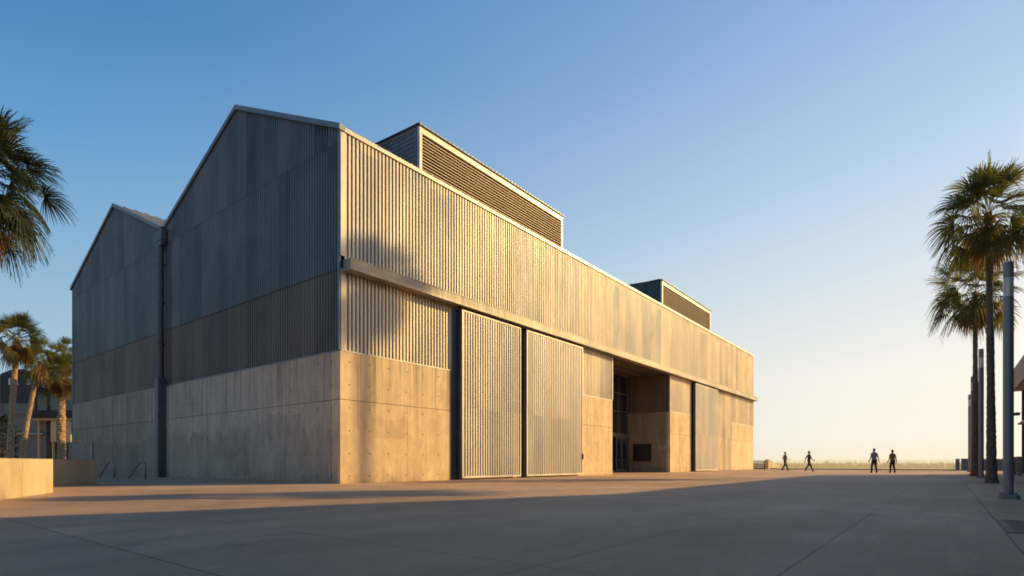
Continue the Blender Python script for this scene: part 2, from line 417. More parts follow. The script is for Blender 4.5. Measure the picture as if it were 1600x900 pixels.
PITCH = .178
def corr(mb, axis, a0, a1, plane, out, z0, z1, depth=.036, mi=0, pitch=PITCH, flat=.45):
    """vertical rib sheet along axis; 'out' is +1/-1 along the other horizontal axis"""
    prof = [(0, 1), (flat, 1), (flat+.05, 0), (.84, 0)]
    pts = []; n = int((a1-a0)/pitch)+1; random_state = None
    for i in range(n):
        for (q, h) in prof:
            a = a0+(i+q)*pitch
            if a >= a1: break
            pts.append((a, h))
    pts.append((a1, pts[-1][1]))
    Z1 = z1 if callable(z1) else (lambda a: z1)
    for (a, h), (b, k) in zip(pts, pts[1:]):
        mi = 1 if k == 0 else 0  # groove faces take the shade-coloured material
        pa, pb = plane+out*h*depth, plane+out*k*depth
        if axis == 'x':
            mb.quad((a, pa, z0), (b, pb, z0), (b, pb, Z1(b)), (a, pa, Z1(a)), mi)
        else:
            mb.quad((pa, a, z0), (pb, b, z0), (pb, b, Z1(b)), (pa, a, Z1(a)), mi)

# dark backing added behind the skins to block light (U-shaped round the entrance recess)
c = MB()
c.box(12.47, 33.5, 17.80, 50.0, .0, 13.0); c.box(43.65, 67.9, 17.80, 50.0, .0, 13.0)
c.box(33.502, 43.648, 21.7, 49.98, .0, 12.98); c.box(33.504, 43.646, 17.82, 21.69, 8.15, 12.96)
c.build('light_block', M['dark'], hall)

# concrete base, cast in panels with real open joints
c = MB(); J = .009
def panels_x(xs, y0, y1, zs, out=Y0):
    for a, b in zip(xs, xs[1:]):
        for za, zb in zip(zs, zs[1:]):
            c.box(a+J, b-J, y0, y1, za+(J if za > 0 else 0), zb-(J if zb < BT else 0))
ZS = (0, 3.13, BT)
c.box(X0, 15.63, Y0, Y0+.55, 0, 3.13-J); c.box(15.64, 18.2, Y0, Y0+.55, 0, 3.13-J); c.box(X0, 18.2, Y0, Y0+.55, 3.13+J, BT)
c.build('front_concrete_wall', M['concrete'], hall, bevel=.006); c = MB()
panels_x((18.74, 24.0, 29.3, 33.65), Y0, Y0+.3, ZS)
c.build('front_concrete_wall', M['concrete'], hall, bevel=.006); c = MB()
panels_x((43.5, 48.2), Y0, Y0+.3, ZS); c.box(48.22, 55.0, Y0+.05, Y0+.3, 0, BT)
c.build('front_concrete_wall', M['concrete'], hall, bevel=.006); c = MB(); panels_x((59.81, X1+.03), Y0, Y0+.3, ZS)
c.build('front_concrete_wall', M['concrete'], hall, bevel=.006); c = MB()
ys = (18.26, 21.43, 25.42, 29.48, 33.2, 37.51, 41.77, 45.9, Y1)
for a, b in zip(ys, ys[1:]):
    for za, zb in zip(ZS, ZS[1:]): c.box(X0, X0+.3, a+J, b-J, za+(J if za > 0 else 0), zb-(J if zb < BT else 0))
c.build('gable_concrete_wall', M['gable_concrete'], hall, bevel=.006)
c = MB(); c.box(X1-.3, X1+.03, Y0+.32, Y1, 0, BT); c.build('far_concrete_wall', M['concrete'], hall)
# jamb and return wall of the entrance recess
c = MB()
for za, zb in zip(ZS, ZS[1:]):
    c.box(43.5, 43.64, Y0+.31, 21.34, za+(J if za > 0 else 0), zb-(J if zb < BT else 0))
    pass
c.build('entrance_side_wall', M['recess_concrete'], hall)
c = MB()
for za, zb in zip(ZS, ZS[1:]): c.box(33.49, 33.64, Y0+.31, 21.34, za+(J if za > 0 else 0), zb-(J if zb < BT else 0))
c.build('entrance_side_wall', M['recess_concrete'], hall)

# metal skins
m = MB()
corr(m, 'x', X0+.2, X1, Y0+.03, -1, 8.05, 13.06)
m.build('upper_facade_cladding', [M['facade_metal'], M['groove']], hall)
def low_clad(*parts, name='lower_facade_cladding'):
    m = MB()
    for p in parts:
        if p[0] == 'c': corr(m, 'x', p[1], p[2], p[3], -1, p[4], 8.02)
        else: m.box(*p[1:])
    m.build(name, [M['facade_metal'], M['groove']], hall)
low_clad(('c', X0+.25, 18.2, Y0+.08, BT+.02), ('b', 18.2, 18.75, Y0+.03, Y0+.1, BT+.02, 8.02), ('b', 18.75, 29.3, Y0+.12, Y0+.2, BT+.02, 8.02))
low_clad(('c', 29.34, 33.6, Y0+.05, BT+.02))
low_clad(('c', 43.56, 48.0, Y0+.05, BT+.02), ('b', 48.0, 48.5, Y0+.03, Y0+.1, BT+.02, 8.02))
low_clad(('c', 54.9, 59.78, Y0+.04, .02), name='full_height_cladding')
low_clad(('c', 59.81, X1, Y0+.05, BT+.02))
m = MB()
for (za, zb, off) in ((BT+.03, 8.0, 0), (7.97, 12.7, .014), (12.67, None, .028)):
    if zb: corr(m, 'y', Y0+.12, Y1, X0+.07-off, -1, za, (lambda a, zb=zb: zb), depth=.045)
    else: corr(m, 'y', Y0+.12, Y1, X0+.07-off, -1, za, (lambda a: roofz(a)-.02), depth=.045)
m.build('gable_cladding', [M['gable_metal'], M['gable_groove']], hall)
m = MB()
corr(m, 'y', Y0+.1, 21.34, 43.56, -1, BT+.02, 7.95, depth=.045, mi=0)
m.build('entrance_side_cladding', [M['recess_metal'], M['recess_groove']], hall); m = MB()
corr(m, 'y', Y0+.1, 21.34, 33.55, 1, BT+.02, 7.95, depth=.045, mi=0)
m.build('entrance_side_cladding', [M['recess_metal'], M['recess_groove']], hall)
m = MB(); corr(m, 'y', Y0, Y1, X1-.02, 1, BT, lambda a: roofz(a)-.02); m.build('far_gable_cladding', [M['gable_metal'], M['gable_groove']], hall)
# rear wall
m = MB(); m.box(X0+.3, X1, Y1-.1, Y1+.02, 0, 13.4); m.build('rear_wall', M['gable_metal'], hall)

m = MB(); m.box(X0+.006, X0+.05, Y0+.17, Y1-.07, 7.965, 7.982)
m.build('sheet_lap', M['gable_groove'], hall)
# trims
m = MB()
m.box(X0+.005, X0+.2, Y0-.028, Y0+.06, 8.45, 13.1); m.box(X0+.05, X0+.25, Y0+.02, Y0+.11, BT+.02, 8.0)   # corner posts
m.box(X0+.0, X1+.05, Y0-.06, Y0+.10, 13.06, 13.19)                        # parapet cap
m.box(X0+.03, 18.2, Y0-.012, Y0+.05, BT-.012, BT+.045)                     # flashing on the concrete
m.box(29.32, 33.6, Y0-.012, Y0+.05, BT-.012, BT+.045); m.box(43.5, 48.0, Y0-.012, Y0+.05, BT-.012, BT+.045); m.box(59.8, X1+.02, Y0-.012, Y0+.05, BT-.012, BT+.045)
m.box(43.46, 43.57, Y0-.02, Y0+.08, BT+.05, 7.96); m.box(33.58, 33.68, Y0-.02, Y0+.08, BT+.05, 7.96)
m.box(X1-.02, X1+.08, Y0-.02, Y0+.08, BT+.05, 13.02)
m.build('facade_trim', M['trim_metal'], hall, bevel=.006)
m = MB()
m.box(X0-.008, X0+.045, Y0+.18, Y1, BT-.01, BT+.045)
m.box(X0-.012, X0+.05, Y0+.04, Y0+.16, BT+.05, 13.05)
for (a, b) in ((17.6, 25.54), (25.54, 33.75), (33.75, 41.5), (41.5, 50.35)):
    za, zb = roofz(a), roofz(b)
    m.prism([(a, za-.12), (b, zb-.12), (b, zb+.09), (a, za+.09)], 'x', X0-.09, X0+.16)
m.box(X0+.0, X0+.06, Y1-.06, Y1+.05, BT, 13.4)
m.build('gable_trim', M['trim_dark'], hall)

# roof sheets
m = MB()
for (a, b) in ((17.7, 25.54), (25.54, 33.75), (33.75, 41.5), (41.5, 50.3)):
    za, zb = roofz(a), roofz(b); sl = (zb-za)/(b-a)
    m.prism([(a, za-.05), (b, zb-.05), (b, zb+.06), (a, za+.06)], 'x', X0+.16, X1)
    xx = X0+.5
    while xx < X1:
        m.prism([(a+.02, za+.061), (b-.02, zb+.055), (b-.02, zb+.10), (a+.02, za+.10)], 'x', xx, xx+.05); xx += .6
m.build('roof', M['roof_metal'], hall)

# canopy beam over the door tracks
m = MB()
xs = (X0+.13, 29.9, 48.6, X1+.3); BY = Y0-.45
for a, b in zip(xs, xs[1:]):
    m.box(a+.004, b-.004, BY, Y0+.02, 7.88, 8.30)
    m.box(a+.006, b-.006, BY-.012, BY, 8.262, 8.312)
beam = m.build('canopy_beam', M['beam'], hall, bevel=.01)
m = MB(); m.box(18.5, 29.4, Y0-.30, Y0-.22, 7.79, 7.879); m.build('door_track', M['dark'], hall); m = MB(); m.box(48.4, 54.6, Y0-.30, Y0-.22, 7.79, 7.879)
m.build('door_track', M['dark'], hall)

# sliding doors
def sliding_door(x0, x1, n):
    z0, z1 = .07, 7.74; yf = Y0-.324
    m = MB(); corr(m, 'x', x0+.08, x1-.08, yf+.055, -1, z0+.06, z1-.06, depth=.05)
    d = m.build('sliding_door', [M['door_metal'], M['groove']], hall)
    f = MB(); yb = Y0-.10
    f.box(x0, x0+.085, yf-.012, yb, z0, z1); f.box(x1-.085, x1, yf-.012, yb, z0, z1)
    f.box(x0+.087, x1-.087, yf-.012, yb, z1-.075, z1); f.box(x0+.087, x1-.087, yf-.012, yb, z0, z0+.085)
    f.box(x0+.087, x1-.087, yf+.062, yb, z0+.09, z1-.08)
    e = MB(); e.box(x0-.012, x0-.001, yf+.0, yb, z0, z1); e.build('door_edge_shade', M['door_shade'], d)  # dark strip added to paint the shade on the door edge
    f.build('door_frame', M['door_metal'], d, bevel=.005)
    return d
for (a, b) in ((18.21, 18.73), (23.0, 23.6), (48.21, 48.7)):  # wall strips in the door gaps, darkened to paint the doors' shadow
    m = MB(); m.box(a, b, Y0+.004, Y0+.2, 0, 3.12); m.box(a, b, Y0+.004, Y0+.2, 3.14, BT); m.box(a+.06, b, Y0-.02, Y0+.003, 0, 7.8)
    m.build('door_gap_shade', M['door_shade'], hall)
d1 = sliding_door(18.59, 23.03, 0)
d2 = sliding_door(23.53, 29.26, 1)
h = MB(); h.box(29.17, 29.20, Y0-.40, Y0-.34, 1.0, 1.3); h.box(29.165, 29.205, Y0-.345, Y0-.33, .96, 1.34); h.build('door_handle', M['dark'], d2)
d3 = sliding_door(48.43, 54.4, 2)

# louvred roof vents
def roof_vent(x0, x1):
    yv = Y0+.5; z0, z1 = 13.25, 15.52; yb = 25.2; rise = .045
    top = lambda y: z1+(y-yv)*rise
    m = MB()
    m.box(x0+.1, x1-.1, yv+.16, yb-.1, 12.9, z1-.05)
    v = m.build('roof_vent', M['dark'], hall)
    s_ = MB()   # louvre blades
    n = 13; pz = (15.16-13.36)/n
    for i in range(n):
        zz = 13.40+i*pz
        s_.prism([(yv+.012, zz), (yv+.13, zz+.075), (yv+.13, zz+.087), (yv+.005, zz+.036)], 'x', x0+.16, x1-.16)
    s_.build('louvre_blades', M['louvre'], v)
    f = MB()
    f.box(x0, x0+.16, yv-.02, yv+.14, z0-.3, z1); f.box(x1-.16, x1, yv-.02, yv+.14, z0-.3, z1)
    f.box(x0+.162, x1-.162, yv-.02, yv+.14, z1-.30, z1); f.box(x0+.162, x1-.162, yv-.02, yv+.14, z0-.25, z0+.1)
    f.box(x0+.162, x1-.162, yv-.035, yv-.021, z1-.31, z1-.27)
    f.build('vent_frame', M['trim_metal'], v, bevel=.006)
    q = MB()    # side boards, horizontal laps
    zz = 12.9
    while zz < z1-.02:
        q.prism([(x0+.02, zz), (x0-.0, zz+.02), (x0+.025, zz+.2), (x0+.06, zz+.2), (x0+.06, zz)], 'y', yv+.16, yb)
        zz += .2
    q.prism([(yv+.15, z1-.14), (yb, top(yb)-.14), (yb, top(yb)), (yv+.15, z1)], 'x', x0-.012, x0+.09)
    q.box(x0-.012, x0+.03, yv+.145, yv+.28, 12.9, z1-.14)
    q2 = MB(); q2.box(x1-.06, x1-.01, yv+.16, yb, 12.9, z1); q2.build('vent_end_cladding', M['gable_metal'], v)
    q.build('vent_side_cladding', M['gable_metal'], v)
    r_ = MB(); a = x0-.06; pit = .26
    while a < x1+.05:
        for (q0, q1, h0, h1) in ((0, .35, .06, .06), (.35, .5, .06, .0), (.5, .85, 0, 0), (.85, 1, 0, .06)):
            xa, xb = a+q0*pit, a+q1*pit
            ya, yb_ = yv-.10, yb
            r_.quad((xa, ya, z1+.02+h0), (xb, ya, z1+.02+h1), (xb, yb_, top(yb)+.04+h1), (xa, yb_, top(yb)+.04+h0))
            r_.quad((xa, ya, z1+.0), (xb, ya, z1+.0), (xb, ya, z1+.02+h1), (xa, ya, z1+.02+h0))
        a += pit
    r_.quad((x0-.06, yv-.1, z1+.001), (x1+.06, yv-.1, z1+.001), (x1+.06, yb, top(yb)+.01), (x0-.06, yb, top(yb)+.01))
    r_.build('vent_roof', M['dark'] if False else M['trim_dark'], v)
    return v
v1 = roof_vent(16.75, 28.25)
v2 = roof_vent(43.05, 54.75)

# rainwater hopper and downpipe in the valley
m = MB(); m.box(12.02, 12.275, 33.12, 34.15, 12.75, 13.35); m.box(12.0, 12.277, 33.08, 34.19, 13.352, 13.42)
m.prism([(33.25, 12.5), (34.0, 12.5), (34.1, 12.748), (33.17, 12.748)], 'x', 12.05, 12.27)
hp = m.build('rain_hopper', M['pipe'], hall, bevel=.01)
m = MB(); m.tube([(12.15, 33.62, 5.3), (12.15, 33.62, 12.5)], .16, 16)
for zz in (7.2, 9.4, 11.5): m.tube([(12.15, 33.62, zz), (12.15, 33.62, zz+.08)], .185, 16); m.box(12.15, 12.38, 33.58, 33.66, zz, zz+.07)
m.build('downpipe', M['pipe'], hall)
m = MB(); m.box(11.96, 12.36, 33.40, 33.86, 0.0, 5.12); m.prism([(33.40, 5.122), (33.86, 5.122), (33.8, 5.4), (33.48, 5.4)], 'x', 11.97, 12.34)
m.build('pipe_casing', M['pipe'], hall, bevel=.015)

# side door in the shaded gable
m = MB(); m.box(12.33, 12.38, 45.6, 50.0, 0, 2.15)
sd_ = m.build('service_door', M['gable_metal'], hall)
m = MB(); m.box(12.31, 12.36, 45.5, 45.9, 0, 2.2); m.build('door_post', M['trim_dark'], sd_)

# entrance recess: glazing, doors, soffit, lamps, screen, sign
gy = 21.35
m = MB(); m.box(33.65, 43.49, gy+.06, gy+.10, .06, 7.94)
gz = m.build('entrance_glazing', M['glass'], hall)
m = MB()
for xx in (33.66, 35.9, 37.4, 38.9, 40.35, 41.7, 43.38): m.box(xx, xx+.07, gy-.03, gy+.058, .02, 7.94)
for zz in (6.45, 4.95): m.box(33.66, 43.49, gy-.045, gy-.032, zz, zz+.09)
m.box(33.66, 43.49, gy-.10, gy-.046, 2.88, 3.2); m.box(33.66, 43.49, gy-.04, gy-.031, .02, .14)
m.build('glazing_frame', M['frame'], gz)
for (xa, xb) in ((40.95, 41.95), (41.98, 42.95)):
    m = MB(); m.box(xa, xa+.10, gy-.16, gy-.11, .05, 2.86); m.box(xb-.10, xb, gy-.16, gy-.11, .05, 2.86)
    m.box(xa+.1, xb-.1, gy-.16, gy-.11, 2.76, 2.86); m.box(xa+.1, xb-.1, gy-.16, gy-.11, .05, .28)
    ed = m.build('entrance_door', M['frame'], hall)
    m = MB(); m.box(xa+.1, xb-.1, gy-.14, gy-.13, .28, 2.76); m.build('pane', M['glass'], ed)
    m = MB(); m.box(xa+.12, xb-.12, gy-.2, gy-.17, .98, 1.04); m.build('push_bar', M['frame'], ed)
m = MB(); m.box(33.66, 43.49, Y0+.06, gy+.3, 7.955, 8.14); m.box(33.66, 43.49, 19.4, 19.55, 7.80, 7.953)
m.build('entrance_soffit', M['soffit'], hall)
for (lx, ly) in ((36.2, 18.6), (42.2, 19.9)):
    m = MB(); m.tube([(lx, ly, 7.90), (lx, ly, 7.952)], .055, 12); m.build('ceiling_lamp', M['lamp_glow'], hall)
m = MB(); m.box(43.44, 43.498, 19.36, 20.84, .95, 2.28); sc_ = m.build('wall_screen', M['glass'], hall)
m = MB(); m.box(43.42, 43.499, 19.30, 19.358, .90, 2.34); m.box(43.42, 43.499, 20.842, 20.9, .90, 2.34); m.box(43.42, 43.499, 19.36, 20.84, 2.282, 2.34); m.box(43.42, 43.499, 19.36, 20.84, .90, .948)
m.build('screen_frame', M['dark'], sc_)
m = MB(); m.box(43.46, 43.498, 18.06, 18.66, 1.90, 2.18); sg = m.build('wall_sign', simple('sign_plate', (.55, .48, .42), .5), hall)
m = MB()
for zz, segs in ((2.09, ((18.12, 18.3), (18.33, 18.6))), (2.02, ((18.10, 18.42), (18.45, 18.55))), (1.95, ((18.12, 18.25), (18.28, 18.62)))):
    for a, b in segs: m.box(43.452, 43.458, a, b, zz, zz+.035)
m.build('sign_lettering', M['dark'], sg)

# ------------------------------------------------------------------ low planter wall at the left
m = MB()
def wallseg(p, q, th, z1, mi=0):
    p, q = Vector(p), Vector(q); dr = (q-p).normalized(); nn = Vector((-dr.y, dr.x))*th
    n = len(m.v)
    pts = [p, q, q+nn, p+nn]
    m.v += [(a.x, a.y, 0) for a in pts]+[(a.x, a.y, z1) for a in pts]
    for f in ((3,2,1,0),(4,5,6,7),(0,1,5,4),(1,2,6,5),(2,3,7,6),(3,0,4,7)): m.f.append(tuple(n+i for i in f)); m.m.append(mi)
A = Vector((2.60, 15.44)); B = Vector((4.11, 18.28)); dr = (B-A).normalized()
joint = A+dr*1.2
wallseg(A-dr*9, joint-dr*.006, .38, .875); wallseg(joint+dr*.006, B, .38, .875)
wallseg((5.28, 23.6), (6.9, 24.9), .35, .885)
wallseg((4.0, 18.7), (5.2, 23.58), .35, .872)
tag(m.build('planter_wall', M['wall_concrete'], bevel=.012), 'low pale concrete wall in front of the palms, sunlit at its near end', 'wall')

# hand rails by the gable wall
def rail(pts, label):
    m = MB(); P = [Vector(p) for p in pts]
    out = []
    for i in range(len(P)):
        if 0 < i < len(P)-1:
            a = P[i]+(P[i-1]-P[i]).normalized()*.30; b = P[i]+(P[i+1]-P[i]).normalized()*.30
            for k in range(7):
                s_ = k/6; out.append(a*(1-s_)**2+P[i]*2*s_*(1-s_)+b*s_*s_)
        else: out.append(P[i])
    m.tube(out, .028, 8)
    for p in (P[0], P[-1]): m.tube([(p.x, p.y, .0), (p.x, p.y, .025)], .07, 10)
    o = m.build('handrail', simple('handrail_steel', (.16, .17, .18), .35, .6), smooth=True)
    tag(o, label, 'handrail', 'handrails by the shaded gable wall')
rail([(10.2, 36.5, 0), (10.2, 34.9, .86), (10.2, 34.2, .86), (10.2, 34.13, 0)], 'bent steel handrail next to the end of the low concrete wall')
rail([(10.2, 32.2, 0), (10.2, 30.5, .88), (10.2, 29.95, .80), (10.2, 29.95, 0)], 'bent steel handrail next to the downpipe of the hall')

# ------------------------------------------------------------------ palms
def fan(mb, base, d, L, rb, rng, droop, nseg=22, mi=0, spread=1.9):
    """petiole from base along d, then a fan blade with split drooping tips"""
    d = d.normalized(); up = Vector((0, 0, 1))
    side = d.cross(up)
    if side.length < .1: side = Vector((1, 0, 0))
    side.normalize(); nrm = side.cross(d).normalized()
    roll = rng.uniform(-1.15, 1.15)
    side, nrm = side*math.cos(roll)+nrm*math.sin(roll), nrm*math.cos(roll)-side*math.sin(roll)
    hub = base+d*L; hub.z -= droop*.12*L
    mid = base+d*L*.5
    w = .02
    mb.quad(base-side*w, base+side*w, mid+side*w*.8, mid-side*w*.8, mi)
    mb.quad(mid-side*w*.8, mid+side*w*.8, hub+side*w*.6, hub-side*w*.6, mi)
    d2 = (d+Vector((0, 0, -.25*droop))).normalized()
    nrm = side.cross(d2).normalized()
    for i in range(nseg):
        an = -spread+2*spread*(i+.5)/nseg+rng.uniform(-.03, .03)
        da = 2*spread/nseg*.5
        ln = rb*(1-.30*(abs(an)/spread)**2)*rng.uniform(.88, 1.08)
        dirv = d2*math.cos(an)+side*math.sin(an)
        cup = nrm*(.18*abs(math.sin(an)))
        dirv = (dirv+cup).normalized()
        perp = dirv.cross(nrm).normalized()
        pts = []
        g = droop*rng.uniform(.7, 1.3)
        for s_ in (0, .42, .66, .86, 1.0):
            p = hub+dirv*ln*s_
            dr_ = g*.62*ln*max(0, s_-.38)**1.6
            p = p+Vector((0, 0, -dr_*1.6))-dirv*dr_*.35
            pts.append(p)
        ws = (.004, da*ln*.42*.96, da*ln*.34, da*ln*.17, .002)
        fold = nrm*.012*(1 if i % 2 else -1)
        for k in range(4):
            a, b = pts[k], pts[k+1]
            mb.quad(a-perp*ws[k], a+perp*ws[k]+fold, b+perp*ws[k+1]+fold, b-perp*ws[k+1], mi)

def palm(loc, crown_z, Rr, seed, label, group, n=34, r0=.30, r1=.17, lean=(0, 0), bark='trunk', leaf='frond', dead=12, nseg=28, flare=True, rough=.06, ndseg=12, elmin=-45):
    rng = random.Random(seed)
    root = empty('palm_tree', loc)
    tag(root, label, 'palm tree', group)
    m = MB(); seg = 14; rings = []
    H = crown_z-.25
    nz = int(H/.11)
    for i in range(nz+1):
        s_ = i/nz; zz = s_*H
        cx = lean[0]*(s_**1.5); cy = lean[1]*(s_**1.5)
        rr = r0+(r1-r0)*min(1, s_*1.6)
        if flare: rr += r0*.55*math.exp(-zz/.35)
        if i % 2: rr *= 1-rough*.8
        rr *= 1+.04*math.sin(zz*1.7+seed)
        nn = len(m.v)
        for k in range(seg):
            an = 2*math.pi*k/seg+(.22 if i % 2 else 0)
            q = rr*(1+rng.uniform(-rough, rough))
            m.v.append((cx+q*math.cos(an), cy+q*math.sin(an), zz+rng.uniform(-.02, .02)))
        rings.append(nn)
    for i in range(nz):
        for k in range(seg):
            k2 = (k+1) % seg
            m.f.append((rings[i]+k, rings[i]+k2, rings[i+1]+k2, rings[i+1]+k)); m.m.append(0)
    m.f.append(tuple(rings[-1]+k for k in range(seg))); m.m.append(0)
    m.build('trunk', M[bark], root)
    top = Vector((lean[0], lean[1], H))
    cr = MB()
    for i in range(n):
        s_ = (i+.5)/n
        el = R(86-(86-elmin)*s_**.95)+rng.uniform(-.2, .2)
        az = i*2.39996+rng.uniform(-.25, .25)
        dv = Vector((math.cos(az)*math.cos(el), math.sin(az)*math.cos(el), math.sin(el)))
        base = top+Vector((math.cos(az)*r1*.6, math.sin(az)*r1*.6, .35-.75*s_))
        L = Rr*rng.uniform(.24, .60)
        fan(cr, base, dv, L, Rr*rng.uniform(.38, .52), rng, .2+1.15*s_*rng.uniform(.7, 1.25), nseg, spread=rng.uniform(1.3, 1.9))
    cr.build('crown', M[leaf], root)
    dd = MB()
    for i in range(dead):
        az = i*2.39996+rng.uniform(-.3, .3); el = R(rng.uniform(-82, -50))
        dv = Vector((math.cos(az)*math.cos(el), math.sin(az)*math.cos(el), math.sin(el)))
        base = top+Vector((math.cos(az)*r1*.9, math.sin(az)*r1*.9, -.15-rng.uniform(0, .5)))
        fan(dd, base, dv, Rr*rng.uniform(.12, .26), Rr*rng.uniform(.30, .48), rng, 1.1, ndseg, spread=1.0)
    # old leaf bases round the top of the trunk
    for i in range(26):
        az = i*2.39996; zz = -.1-1.0*i/26*(Rr/2.4)
        b = top+Vector((math.cos(az)*r1*.9, math.sin(az)*r1*.9, zz)); o_ = Vector((math.cos(az), math.sin(az), .9)).normalized()
        sd2 = Vector((-math.sin(az), math.cos(az), 0))*.05
        dd.quad(b-sd2, b+sd2, b+o_*.3+sd2*.4, b+o_*.3-sd2*.4)
    dd.build('dead_fronds', M['dead'], root)
    return root

palm((28.0, -1.33, 0), 10.5, 2.15, 11, 'tall fan palm nearest the camera in the right-hand row of poles', 'fan palms along the right side of the plaza', n=64, r0=.16, r1=.112, lean=(-.25, .10), dead=22)
palm((42.1, -1.29, 0), 11.0, 2.75, 12, 'fan palm behind the tallest one on the right, its crown lower in the view', 'fan palms along the right side of the plaza', n=58, r0=.18, r1=.125, lean=(.25, .0), dead=22)
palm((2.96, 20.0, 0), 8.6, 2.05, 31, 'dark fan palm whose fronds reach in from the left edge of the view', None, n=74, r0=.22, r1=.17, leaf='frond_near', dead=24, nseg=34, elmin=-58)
G3 = 'sunlit fan palms behind the low concrete wall'
palm((10.5, 58.9, 0), 11.0, 2.3, 41, 'sunlit fan palm leftmost of those behind the low wall, with a straight bare trunk', G3, n=56, r0=.25, r1=.2, lean=(.45, -.1), bark='trunk_warm', dead=40, rough=.10)
palm((12.4, 65.1, 0), 10.2, 2.2, 42, 'slender fan palm with a leaning trunk beside the leftmost sunlit palm', G3, n=34, r0=.23, r1=.19, lean=(1.2, -.7), bark='trunk_warm', dead=26, rough=.10)
palm((15.3, 65.4, 0), 9.4, 2.5, 43, 'shaggy fan palm close to the left corner of the hall', G3, n=40, r0=.36, r1=.3, lean=(.1, .2), bark='trunk_warm', dead=30, rough=.2)
palm((16.6, 70.5, 0), 11.6, 2.2, 44, 'fan palm half hidden behind the left corner of the hall', G3, n=44, r0=.3, r1=.22, bark='trunk_warm', dead=24)
palm((54.3, -9.9, 0), 27.9, 1.95, 51, 'very tall fan palm standing behind the low building on the right', None, n=80, r0=.35, r1=.2, dead=30, lean=(.3, 0))

# ------------------------------------------------------------------ lamp poles
def lamp_pole(x, y, H, r, label):
    root = empty('lamp_pole', (x, y, 0)); tag(root, label, 'lamp pole', 'round lamp poles along the right side of the plaza')
    gl = .54*H/5.1*.75; cap = .42*H/5.1*.8
    m = MB(); m.tube([(0, 0, .09), (0, 0, H-gl-cap)], r, 24); o = m.build('pole', M['pole'], root, smooth=False)
    m = MB(); q = r*2.0; m.prism([(-q*.7, -q), (q*.7, -q), (q, -q*.7), (q, q*.7), (q*.7, q), (-q*.7, q), (-q, q*.7), (-q, -q*.7)], 'z', 0.0, .088)
    for sx in (-1, 1):
        for sy in (-1, 1): m.tube([(sx*q*.68, sy*q*.68, .09), (sx*q*.68, sy*q*.68, .13)], .022, 6)
    m.build('base_plate', M['pole'], root, bevel=.006)
    m = MB(); m.tube([(0, 0, H-gl-cap+.002), (0, 0, H-cap-.002)], r*.97, 24)
    lg = NT('lamp_lens_%d' % int(x)); 
    b = lg.bsdf((.88, .85, .78), .35, 0); b.inputs['Transmission Weight'].default_value = .35
    lens = m.build('lamp_lens', lg.mat, root)
    m = MB()
    for k in range(4):
        an = k*math.pi/2+.5; m.tube([(r*.6*math.cos(an), r*.6*math.sin(an), H-gl-cap+.01), (r*.6*math.cos(an), r*.6*math.sin(an), H-cap-.01)], .018, 6)
    m.build('lens_bars', M['frame'], lens)
    m = MB(); m.tube([(0, 0, H-cap), (0, 0, H)], r*1.0, 24); m.build('pole_cap', M['pole'], root)
lamp_pole(16.23, -1.05, 5.14, .092, 'nearest and stoutest blue grey lamp pole, on a square base plate')
lamp_pole(37.0, -1.36, 6.55, .108, 'grey lamp pole between the two fan palm trunks')
lamp_pole(46.4, -1.27, 6.3, .085, 'thin grey lamp pole just left of the further palm trunk')
lamp_pole(60.6, -1.48, 6.5, .10, 'furthest and smallest lamp pole of the row')

# ------------------------------------------------------------------ access cover in the paving
m = MB(); m.box(8.35, 9.98, -1.75, -.60, -.02, .006)
for i in range(9):
    for j in range(6):
        x_, y_ = 8.45+i*.17, -1.68+j*.18
        if (i+j) % 2: m.box(x_, x_+.10, y_, y_+.03, .004, .011, 1)
        else: m.box(x_, x_+.03, y_, y_+.10, .004, .011, 1)
cv = m.build('access_cover', [simple('cover_iron', (.022, .022, .022), .6, .1, .3, 8), simple('tread_iron', (.07, .068, .062), .4, .7)]); tag(cv, 'dark iron access cover set in the paving at the right edge', 'access cover')
m = MB(); m.box(8.28, 8.345, -1.82, -.53, -.02, .010); m.box(9.985, 10.05, -1.82, -.53, -.02, .010); m.box(8.345, 9.985, -.595, -.53, -.02, .010)
m.build('cover_frame', simple('cover_frame_iron', (.05, .048, .045), .5, .3), cv)
# ------------------------------------------------------------------ low building at the right
pv = empty('cafe_building', (54.5, -4.0, 0)); tag(pv, 'low building with a pale flat fascia and rust red posts at the right edge', 'building')
M['fascia'] = simple('fascia_plaster', (.30, .26, .22), .8)
M['rust'] = simple('rust_panel', (.16, .06, .035), .6, .1, .3, 3)
X = -54.5; Y = 4.0
m = MB()
m.box(X+28, 0, -8.9+Y, -3.7+Y, 5.95, 7.4)
